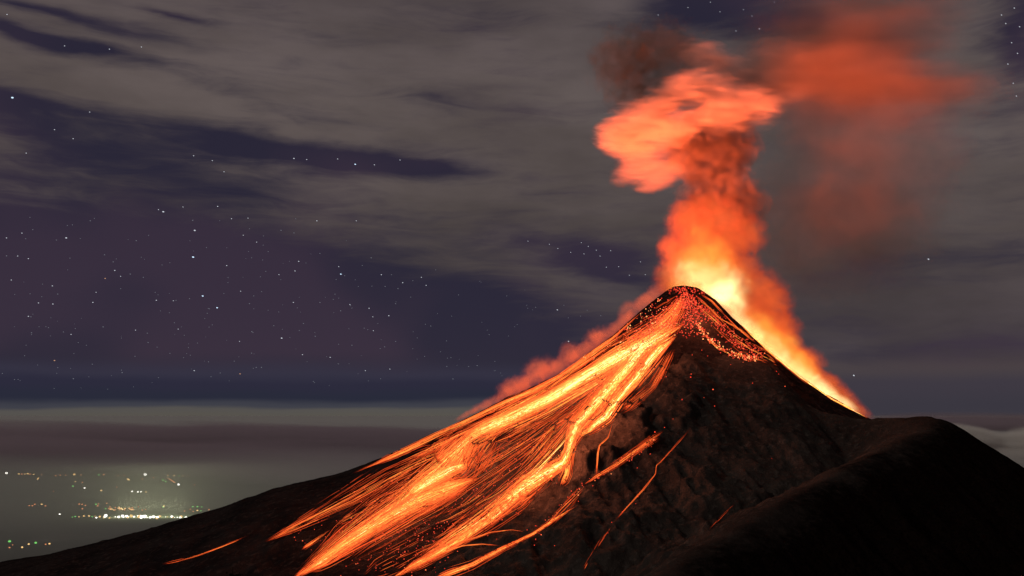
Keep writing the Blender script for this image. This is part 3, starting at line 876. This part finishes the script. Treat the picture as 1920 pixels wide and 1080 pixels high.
for a in [  # smoke; its emission stands in for light from lava hidden behind
    (1400, 618, 74, 36, 42, 3060, M_core), (1445, 656, 74, 38, 40, 3060, M_core), (1490, 694, 72, 36, 38, 3058, M_core), (1535, 728, 66, 28, 36, 3055, M_core), (1578, 754, 52, 17, 34, 3050, M_core), (1440, 640, 70, 44, 40, 3062, M_fire_glow), (1495, 684, 66, 38, 40, 3062, M_fire_glow), (1608, 775, 34, 7, 34, 3048, M_glow),
    (1425, 615, 62, 46, 30, 3075, M_fire_glow), (1465, 645, 56, 40, 40, 3075, M_fire_glow), (1500, 685, 62, 32, 42, 3070, M_fire_glow), (1545, 718, 56, 26, 40, 3068, M_glow), (1585, 745, 46, 20, 38, 3060, M_glow), (1470, 615, 42, 40, 20, 3085, M_glow), (1520, 675, 40, 30, 40, 3075, M_glow), (1565, 722, 36, 22, 40, 3070, M_glow), (1615, 770, 30, 13, 36, 3055, M_glow), (1352, 580, 60, 13, 42, 2962, M_red)]:
    puff(rgas, *a)
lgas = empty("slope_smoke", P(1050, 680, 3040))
tag(lgas, "low smoke with painted red lava glow hugging the left skyline of the cone", "smoke")
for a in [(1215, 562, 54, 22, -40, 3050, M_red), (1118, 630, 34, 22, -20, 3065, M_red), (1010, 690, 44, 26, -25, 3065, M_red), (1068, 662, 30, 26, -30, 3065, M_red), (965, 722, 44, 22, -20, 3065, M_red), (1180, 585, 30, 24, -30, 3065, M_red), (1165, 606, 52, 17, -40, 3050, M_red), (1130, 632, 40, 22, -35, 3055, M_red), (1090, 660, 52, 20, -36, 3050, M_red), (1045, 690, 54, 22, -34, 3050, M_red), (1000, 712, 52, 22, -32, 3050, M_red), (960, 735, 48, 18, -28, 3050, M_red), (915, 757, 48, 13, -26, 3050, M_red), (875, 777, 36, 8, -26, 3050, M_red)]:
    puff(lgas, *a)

dust = empty("dust_glow", cast(np.array([1000.]), np.array([780.]))[0])  # puffs added for a soft glow over the streams
tag(dust, "thin orange dust puffs added as a glow over the lava streams on the left flank", "dust")
for px, py, rx_, ry_, rt_ in [(1225, 625, 60, 30, -38), (1165, 690, 70, 36, -40), (1100, 740, 80, 34, -36), (1010, 770, 90, 30, -30), (915, 815, 80, 30, -28), (870, 850, 60, 42, -20), (815, 900, 80, 30, -30), (735, 960, 90, 28, -32), (1075, 810, 40, 40, -50), (1000, 895, 70, 26, -30), (930, 945, 70, 24, -35), (650, 1010, 80, 24, -32)]:
    q = cast(np.array([float(px)]), np.array([float(py)]))[0]
    puff(dust, px, py, rx_, ry_, rt_, q[1] - 14, M_dust_glow, ydep=22, name="dust_glow_puff")


def lamp(name, loc, power, radius, color, kind='POINT', falloff=None, parent=None):
    l = bpy.data.lights.new(name, kind)
    l.energy = power
    l.shadow_soft_size = radius
    l.color = color
    if falloff:
        l.use_nodes = True
        N = NT(l.node_tree)
        e = [n for n in l.node_tree.nodes if n.type == 'EMISSION'][0]
        f = N.node('ShaderNodeLightFalloff')
        f.inputs['Strength'].default_value = 1.0
        N.link(f.outputs[falloff], e.inputs['Strength'])
    o = bpy.data.objects.new(name, l)
    C.objects.link(o)
    o.location = loc
    return o


# the molten summit lights the plume above it
vl = lamp("vent_glow", P(1296, 512, 2955), 3.2e5, 25, ORANGE, 'SPOT', 'Linear')
vl.data.spot_size = math.radians(172)
vl.data.spot_blend = 0.7
vl.rotation_euler = (math.pi - math.radians(4), 0, 0)
fl = lamp("lava_field_glow", cast(np.array([1110.]), np.array([745.]))[0] + np.array([-30, -60, 60]), 0.8e5, 60, ORANGE, 'SPOT', 'Linear')
fl.data.spot_size = math.radians(62)
fl.data.spot_blend = 0.6
dv = P(1290, 190, 3020) - np.array(fl.location)
fl.rotation_euler = (math.pi - math.atan2(math.hypot(dv[0], dv[1]), dv[2]), 0, math.atan2(-dv[0], dv[1]))
# red light of the lava streams on the ground beside them
for i, (px, py, pw) in enumerate([(1170, 700, 1.5e6), (1010, 770, 1.9e6), (1080, 800, 1.3e6), (840, 880, 1.8e6), (960, 920, 1.3e6), (700, 980, 1.2e6), (1285, 600, 1.8e6), (1400, 660, 5e5), (1048, 846, 1.6e6)]):
    q = cast(np.array([px]), np.array([py]))[0]
    lamp("lava_glow", q + (np.array([-10, -150, 50]) if px == 1048 else np.array([20, -45, 55])), pw, 30, (1.0, .24, .10))

# ------------------------------------------------------------------ stars
def star_mat(name, col, st):
    m, N = new_mat(name)
    o = N.node('ShaderNodeOutputMaterial')
    e = N.node('ShaderNodeEmission')
    e.inputs[0].default_value = (*col, 1)
    e.inputs[1].default_value = st
    N.link(e.outputs[0], o.inputs[0])
    m.cycles.emission_sampling = 'NONE'
    return m


RSKY = 300000.0
S_MATS = {'w': star_mat("white_star", (.85, .9, 1.0), .75), 'b': star_mat("blue_star", (.6, .8, 1.0), 1.3), 'o': star_mat("orange_star", (1.0, .55, .32), .6), 'd': star_mat("dim_star", (.8, .85, 1.0), .22)}
S_PROTO = {}


def star(px, py, r, col, label, group):
    d = ray(px, py); d = d / np.linalg.norm(d)
    if col not in S_PROTO:
        o = S_PROTO[col] = mesh_obj("star", ICO[1][0], ICO[1][1], S_MATS[col])
    else:
        o = S_PROTO[col].copy(); C.objects.link(o)
    o.location = d * RSKY
    k = .76 * r * RSKY / FPX
    o.scale = (k * 1.35, k, k * .8)
    o.rotation_euler = (0, math.radians(12 + (px - 500) * .02), 0)
    tag(o, label, "star", group)
    return o


NAMED = [(23, 183, 2.0, 'b', "brightest blue star, alone in the dark cloud gap at the left edge"),
         (1741, 486, 1.5, 'w', "single white star low in the haze right of the plume, above the shoulder"),
         (1601, 704, 1.5, 'w', "bright star just above the fuming right skyline of the cone"),
         (306, 397, 1.7, 'w', "topmost bright star of the big clear patch on the left"),
         (365, 432, 1.7, 'w', "upper one of two bright white stars stacked on the left"),
         (362, 482, 1.9, 'b', "lower one of two bright white stars stacked on the left"),
         (380, 555, 1.6, 'b', "bluish star directly below the vertical pair of bright stars"),
         (407, 577, 1.5, 'b', "bluish star slightly below and right of the vertical bright pair's line"),
         (528, 634, 1.5, 'w', "bright white star lowest in the middle of the clear patch"),
         (639, 514, 1.5, 'b', "bluish star under the tip of the cloud bank in the clear patch"),
         (124, 446, 1.5, 'w', "bright white star at the upper left of the clear patch"),
         (102, 676, 1.3, 'o', "orange star lowest at the far left above the blue band"),
         (197, 522, 1.2, 'o', "orange star in the middle left of the clear patch"),
         (450, 701, 1.2, 'o', "orange star just above the dark blue band"),
         (666, 308, 1.5, 'b', "bluish star in the long dark streak between the clouds"),
         (551, 297, 1.3, 'w', "white star halfway along the long dark streak between the clouds"),
         (1066, 640, 1.2, 'w', "star just above the red smoke glow of the left skyline"),
         (1045, 581, 1.2, 'w', "star between the cloud edge and the red slope smoke glow"),
         (1424, 54, 1.2, 'w', "star in the dark gap above the glowing plume top")]
for n in NAMED: star(*n, "bright stars")
G1 = "faint stars in the big clear patch"
L1 = "one of the faint stars sprinkled over the big clear patch of sky"
for x, y in [(560, 490), (553, 508), (226, 518), (481, 454), (364, 695), (451, 546), (692, 578), (656, 571), (699, 594), (729, 592), (700, 620), (619, 670), (567, 665), (731, 692), (685, 695), (53, 593), (21, 525), (408, 387), (12, 446), (41, 437), (755, 530), (715, 515), (635, 500), (550, 567), (297, 393), (343, 388), (434, 410), (465, 409), (456, 441), (594, 414), (668, 414), (425, 498), (523, 515), (99, 570), (72, 568), (174, 567), (180, 548), (215, 507), (98, 536), (53, 485), (33, 480), (254, 619), (133, 627), (325, 564), (293, 563), (334, 617), (449, 640), (790, 520), (799, 535)]:
    star(x, y, .85 + .25 * RNG.random(), 'w', L1, G1)
for k in range(90):
    x, y = RNG.uniform(5, 900), RNG.uniform(405, 715)
    if y < 405 + max(0, x - 560) * .42: continue
    star(x, y, RNG.uniform(.75, 1.1), 'd', L1, G1)
G2, L2 = "faint stars in the cloud gaps", "one of the faint stars showing through the dark streaks between the clouds"
for x, y in [(168, 210), (102, 243), (49, 287), (363, 292), (398, 301), (575, 299), (633, 298), (750, 300), (205, 92), (121, 86), (265, 88), (13, 27), (137, 260), (420, 322), (702, 309)]:
    star(x, y, .95, 'w', L2, G2)
G3, L3 = "faint stars in the gap left of the plume", "one of the faint stars in the dark cloud gap left of the lower plume"
for x, y in [(1095, 476), (1118, 469), (1103, 462), (1070, 473), (1137, 501), (1201, 491), (1046, 466), (1125, 480), (1160, 500), (1180, 516), (1090, 455), (1030, 458), (1145, 470), (1210, 515), (990, 452)]:
    star(x, y, .8, 'w', L3, G3)
G4, L4 = "faint stars above the plume", "one of the faint stars in the dark gap at the top edge above the plume"
for x, y in [(1394, 18), (1332, 4), (1380, 58), (1234, 28), (1452, 4), (1410, 30), (1350, 22), (1290, 14)]:
    star(x, y, .8, 'w', L4, G4)
G5, L5 = "faint stars in the corner gap", "one of the faint stars in the dark gap at the upper right corner"
for x, y in [(1902, 15), (1886, 44), (1897, 80), (1900, 156), (1908, 100), (1878, 28), (1912, 50), (1890, 120), (1906, 180)]:
    star(x, y, .95, 'w', L5, G5)
V, F = [], []
for k in range(240):
    x, y = RNG.uniform(0, 1240), RNG.uniform(405, 730)
    if y < 405 + max(0, x - 560) * .32: continue
    d = ray(x, y); d /= np.linalg.norm(d)
    V.append(v0 * RNG.uniform(.45, .75) * RSKY / FPX + d * RSKY); F.append(f0 + 12 * len(F))
tag(mesh_obj("star_dust", np.concatenate(V), np.concatenate(F), S_MATS['d']), "faintest stars peppering the clear sky", "faint stars", kind='stuff')

# ------------------------------------------------------------------ lights of the towns in the valley
T_MATS = {'w': star_mat("white_lamp", (1.0, .97, .86), 3.5), 'y': star_mat("warm_lamp", (1.0, .62, .22), 1.7), 'o': star_mat("orange_lamp", (1.0, .34, .12), 1.2), 'g': star_mat("green_lamp", (.25, 1.0, .2), 1.0)}
T_PROTO = {}


def town(zx, zy, r, col, label, group, ex=1.0, rot=0.0):
    px, py = zx / 4.8, 860 + zy / 4.8
    d = ray(px, py)
    p = d * (-1790.0 / d[2])
    if col not in T_PROTO:
        o = T_PROTO[col] = mesh_obj("town_light", ICO[1][0], ICO[1][1], T_MATS[col])
    else:
        o = T_PROTO[col].copy(); C.objects.link(o)
    k = 1.05 * r * p[1] / FPX
    o.location = p + np.array([0, 0, k])
    o.scale = (k * ex, k, k)
    o.rotation_euler = (0, rot, 0)
    tag(o, label, "town light", group)


gA = "lights of the brightest town row"
for k in range(62):
    zx = RNG.choice([RNG.uniform(855, 985), RNG.uniform(1000, 1110), RNG.uniform(1120, 1225), RNG.uniform(1240, 1300), RNG.uniform(1300, 1420), RNG.uniform(1420, 1580), RNG.uniform(1560, 1680)])
    town(zx, 528 + RNG.normal(0, 5) + (zx - 850) * .006, RNG.uniform(.6, 1.9), str(RNG.choice(['w', 'w', 'y'])), "one of the lights packed into the dazzling town row", gA, 1.5)
gB = "lights in the far row under the clouds"
for zx, zy, c, r in [(170, 143, 'y', 1.1), (195, 144, 'o', 1), (222, 144, 'y', 1), (248, 142, 'y', 1.2), (270, 144, 'o', 1), (302, 146, 'y', 1), (372, 146, 'o', .7), (500, 158, 'o', .9), (542, 154, 'o', .9), (590, 152, 'o', .7), (728, 152, 'o', .8), (888, 152, 'g', 1), (932, 150, 'o', 1.1), (1062, 156, 'o', .7), (1118, 156, 'o', .7), (1510, 158, 'y', 1), (1565, 158, 'y', 1.2), (1610, 158, 'g', .9), (1645, 160, 'y', .8), (1684, 158, 'o', .7)]:
    town(zx, zy, r, c, "one of the small lights in the farthest row under the cloud bank", gB, 1.5)
town(56, 138, 1.7, 'w', "white light at the left edge in the farthest row", gB, 1.5)
town(668, 150, 1.6, 'y', "bright warm light in the middle of the farthest row", gB, 1.5)
town(1306, 154, 2.2, 'w', "brightest white light standing alone in the farthest row", gB, 1.3)
town(340, 186, 1.0, 'y', "short slanting warm light under the left part of the farthest row", gB, 3.2, math.radians(-58))
town(1154, 194, 1.3, 'y', "warm oval light under the middle of the farthest row", gB, 2.4, math.radians(25))
town(1562, 212, .8, 'o', "longest slanting orange light on the valley floor", gB, 17, math.radians(30))
town(1606, 240, 1.5, 'w', "white light at the lower end of the long slanting orange one", gB, 1.3)
gC = "lone lights in the middle of the valley"
for zx, zy, c, r in [(678, 212, 'y', .8), (742, 218, 'o', .8), (655, 253, 'g', 1.1), (760, 270, 'w', 1.1), (910, 293, 'y', 1.1), (1050, 260, 'o', .7), (1188, 300, 'w', 1.0), (1240, 304, 'w', 1.0), (1268, 303, 'w', .9), (1312, 305, 'y', .9), (1466, 198, 'g', 1.1), (1490, 212, 'g', 1.0), (1750, 242, 'o', .8), (536, 505, 'w', 1.1), (480, 298, 'o', .6), (1280, 186, 'o', .8), (1380, 176, 'o', .7)]:
    town(zx, zy, r, c, "one of the lone small lights between the farthest row and the dazzling row", gC, 1.5)
gD = "orange lights above the brightest town row"
for zx, zy, c, r in [(262, 428, 'o', .9), (290, 428, 'o', .9), (312, 416, 'o', 1), (374, 416, 'y', 1.1), (408, 430, 'o', 1), (712, 414, 'o', 1), (738, 416, 'o', .9), (768, 426, 'o', .9), (740, 456, 'o', 1), (862, 416, 'g', 1.1), (878, 430, 'o', 1), (886, 412, 'o', .8), (960, 406, 'o', .9), (950, 455, 'g', .9), (1244, 438, 'o', .8), (1280, 468, 'o', .9), (1310, 462, 'o', .8), (1475, 432, 'y', 1.1), (1466, 440, 'g', 1.1), (1735, 438, 'g', 1), (1776, 438, 'g', 1.1), (1815, 440, 'g', .9), (1712, 460, 'o', .8), (1776, 472, 'y', 1.1), (1806, 474, 'g', .9), (1660, 476, 'o', .9), (1738, 480, 'o', .8), (1880, 464, 'o', 1)] + [(RNG.uniform(965, 1205), 454 + RNG.normal(0, 8), RNG.choice(['o', 'o', 'y']), RNG.uniform(.8, 1.1)) for _ in range(30)]:
    town(zx, zy, r, str(c), "one of the orange and green lights just above the dazzling town row", gD, 1.5)
for zx, zy, c, r in [(676, 526, 'g', 1.0), (710, 528, 'y', .9), (754, 522, 'y', 1.1), (800, 522, 'y', 1.2), (828, 526, 'g', .9), (650, 530, 'g', .8)]:
    town(zx, zy, r, c, "one of the dim lights at the left end of the dazzling town row", "dim lights at the end of the town row", 1.5)
gE = "nearest lights in the lower left corner"
for zx, zy, c, r, l in [(84, 754, 'g', 1.9, "biggest green light in the lower left corner"), (320, 766, 'g', 1.7, "green light right of the middle of the lower left group"), (258, 776, 'y', 1.3, "warm light left of the green one in the lower left group"), (444, 772, 'y', 1.3, "rightmost warm light of the lower left group, close to the slope"), (410, 776, 'o', 1, "dim orange light second from the right in the lower left group"), (198, 804, 'y', 1.3, "lower warm light of the lower left group, nearest the slope's edge"), (84, 806, 'o', 1.1, "orange light right below the biggest green one"), (112, 780, 'o', .7, "tiny orange light beside the biggest green one")]:
    town(zx, zy, r, c, l, gE, 1.4)
d_ = ray(265, 968); tp = d_ * (-1790 / d_[2])
for k_ in range(5):
    d_ = ray(230 + 27 * k_, 968); tp = d_ * (-1790 / d_[2])
    lamp("town_glow", tp + np.array([0, 0, 160]), 9e6, 100, (.95, 1.0, .6))

# ------------------------------------------------------------------ mist over the valley and the far cloud bank
def box_verts(x0, x1, y0, y1, z0, z1):
    v = [(x, y, z) for x in (x0, x1) for y in (y0, y1) for z in (z0, z1)]
    f = [(0, 1, 3, 2), (4, 6, 7, 5), (0, 4, 5, 1), (2, 3, 7, 6), (0, 2, 6, 4), (1, 5, 7, 3)]
    return np.array(v, float), np.array(f)


m, N = new_mat("valley_mist_air")
o_ = N.node('ShaderNodeOutputMaterial')
v_ = N.node('ShaderNodeVolumePrincipled')
v_.inputs['Color'].default_value = (.93, .93, .90, 1)
v_.inputs['Density'].default_value = 1 / 14000
N.link(v_.outputs[0], o_.inputs['Volume'])
bv, bf = box_verts(-200000, 200000, 8000, 395000, -1799, -900)
tag(mesh_obj("valley_mist", bv, bf, m), "pale grey green mist lying over the valley floor", "mist", kind='stuff')

M_cloud = smoke_mat("far_cloud", 1 / 800, (.60, .50, .56), scale=5200, rough=.6, erode=.62, stretch=(.5, .5, 7), rot=(0, math.radians(2), 0), soft=(.0, 1.25))
M_cumulus = smoke_mat("pale_cloud", 1 / 220, (.97, .93, .86), scale=1500, rough=.6, erode=.6, stretch=(.8, .8, 1.6), soft=(.1, .9))
for n_ in M_cumulus.node_tree.nodes:
    if n_.type == "PRINCIPLED_VOLUME": n_.inputs["Anisotropy"].default_value = -0.3
M_thin = smoke_mat("thin_far_cloud", 1 / 3200, (.60, .50, .56), scale=4200, rough=.6, erode=.7, stretch=(.5, .5, 7), rot=(0, math.radians(3), 0), soft=(.0, 1.3))
bank = empty("cloud_bank", P(400, 830, 32000))
tag(bank, "long purple grey cloud bank lying in front of the horizon", "cloud bank")
for a in [(60, 822, 420, 36, 1, 30000), (360, 826, 420, 38, 2, 31000), (640, 832, 380, 40, 2, 32000), (820, 850, 330, 52, 3, 30000), (560, 862, 300, 34, 4, 27000), (330, 850, 330, 22, 3, 27000), (120, 838, 330, 20, 3, 26000), (1000, 830, 300, 40, 0, 33000), (720, 880, 260, 30, 4, 26000), (1700, 796, 240, 18, 0, 36000), (1960, 796, 260, 18, 0, 36000), (430, 806, 120, 10, 3, 33000), (620, 811, 110, 10, 2, 33000)]:
    puff(bank, *a, M_cloud, ydep=260, name="cloud")
for a in [(90, 866, 420, 24, 2, 24000), (380, 874, 380, 26, 4, 24000), (640, 892, 330, 30, 5, 23000), (300, 858, 500, 30, 2, 25000), (140, 797, 260, 9, 2, 36000), (520, 802, 240, 10, 3, 36000), (760, 812, 200, 12, 2, 36000), (1800, 785, 260, 14, 0, 38000), (2000, 788, 240, 14, 0, 38000)]:
    puff(bank, *a, M_thin, ydep=220, name="cloud")
bank2 = empty("pale_cloud", P(1880, 850, 26000))
tag(bank2, "pale grey cumulus top beyond the right end of the shoulder", "cloud")
for a in [(1805, 822, 60, 30, 8, 26000), (1850, 834, 70, 36, 6, 26500), (1905, 838, 60, 34, 4, 26000), (1960, 836, 90, 46, 0, 27000), (1880, 870, 160, 50, 0, 25500)]:
    puff(bank2, *a, M_cumulus, ydep=110, name="cloud")

# ------------------------------------------------------------------ trees in front at the bottom edge
m, N = new_mat("dark_leaves")
o_ = N.node('ShaderNodeOutputMaterial')
b_ = N.node('ShaderNodeBsdfDiffuse')
g_ = N.node('ShaderNodeNewGeometry')
N.link(N.mix(N.noise(g_.outputs['Position'], 1.3, 2), (.004, .006, .003), (.014, .016, .008)), b_.inputs[0])
N.link(b_.outputs[0], o_.inputs[0])
M_leaf = m
m, N = new_mat("dark_bark")
o_ = N.node('ShaderNodeOutputMaterial')
b_ = N.node('ShaderNodeBsdfDiffuse')
g_ = N.node('ShaderNodeNewGeometry')
N.link(N.mix(N.noise(N.mapping(g_.outputs['Position'], scl=(3, 3, .6)), 2.0, 4), (.010, .008, .006), (.03, .024, .018)), b_.inputs[0])
N.link(b_.outputs[0], o_.inputs[0])
M_bark = m


def tube(p, r, n=7):
    p = np.array(p, float); V = []; F = []
    for i in range(len(p)):
        t = p[min(i + 1, len(p) - 1)] - p[max(i - 1, 0)]; t /= np.linalg.norm(t)
        a = np.cross(t, (.3, .8, .1)); a /= np.linalg.norm(a); b = np.cross(t, a)
        for k in range(n):
            w = 2 * math.pi * k / n
            V.append(p[i] + (a * math.cos(w) + b * math.sin(w)) * r[i])
    for i in range(len(p) - 1):
        for k in range(n):
            F.append((i * n + k, i * n + (k + 1) % n, (i + 1) * n + (k + 1) % n, (i + 1) * n + k))
    return np.array(V), np.array(F)


def tree(px, py, depth, wid, label, seed):
    R = np.random.default_rng(seed)
    top = P(px, py, depth)
    gz = float(near_h(np.array([top[0]]), np.array([top[1]]))[0]) - .3
    Ht = top[2] - gz
    e = empty("tree", (top[0], top[1], gz))
    tag(e, label, "tree", "dark trees in front of the slope")
    tp_ = [(0, 0, 0), (.1, 0, Ht * .35), (-.08, .1, Ht * .7), (0, 0, Ht * .97)]
    V, F = tube(tp_, [.24, .17, .10, .02])
    VV, FF = [V], [F]; nb = len(V)
    LVt, LFt = [], []
    for k in range(34):
        h = R.uniform(.30, .98) * Ht
        a = R.uniform(0, 2 * math.pi)
        ln = wid * (1 - ((h / Ht - .30) / .72) ** 1.7) * R.uniform(.55, 1.1) + .15
        d = np.array([math.cos(a), math.sin(a), R.uniform(-.05, .4)])
        p0 = np.array([0, 0, h * .96]); p1 = p0 + d * ln
        V, F = tube([p0, (p0 + p1) / 2 + (0, 0, .08), p1], [.05, .03, .01], 5)
        VV.append(V); FF.append(F + nb); nb += len(V)
        for q in range(70):
            c = p0 + (p1 - p0) * R.uniform(.25, 1.08) + R.normal(0, .16 + .06 * ln, 3)
            u = R.normal(0, 1, 3); u /= np.linalg.norm(u); w = np.cross(u, R.normal(0, 1, 3)); w /= np.linalg.norm(w)
            sz = R.uniform(.06, .13)
            i = len(LVt)
            LVt += [c - u * sz, c + w * sz * .45, c + u * sz, c - w * sz * .45]
            LFt.append((i, i + 1, i + 2, i + 3))
    mesh_obj("trunk", np.concatenate(VV), np.concatenate(FF), M_bark, e)
    mesh_obj("crown", np.array(LVt), np.array(LFt), M_leaf, e)


tree(437, 1046, 62, 1.5, "black tree with the tallest crown rising over the bottom edge", 1)
tree(492, 1060, 66, 1.7, "black tree in the middle of the three at the bottom edge", 2)
tree(536, 1063, 70, 1.5, "black tree furthest right of the three at the bottom edge", 3)
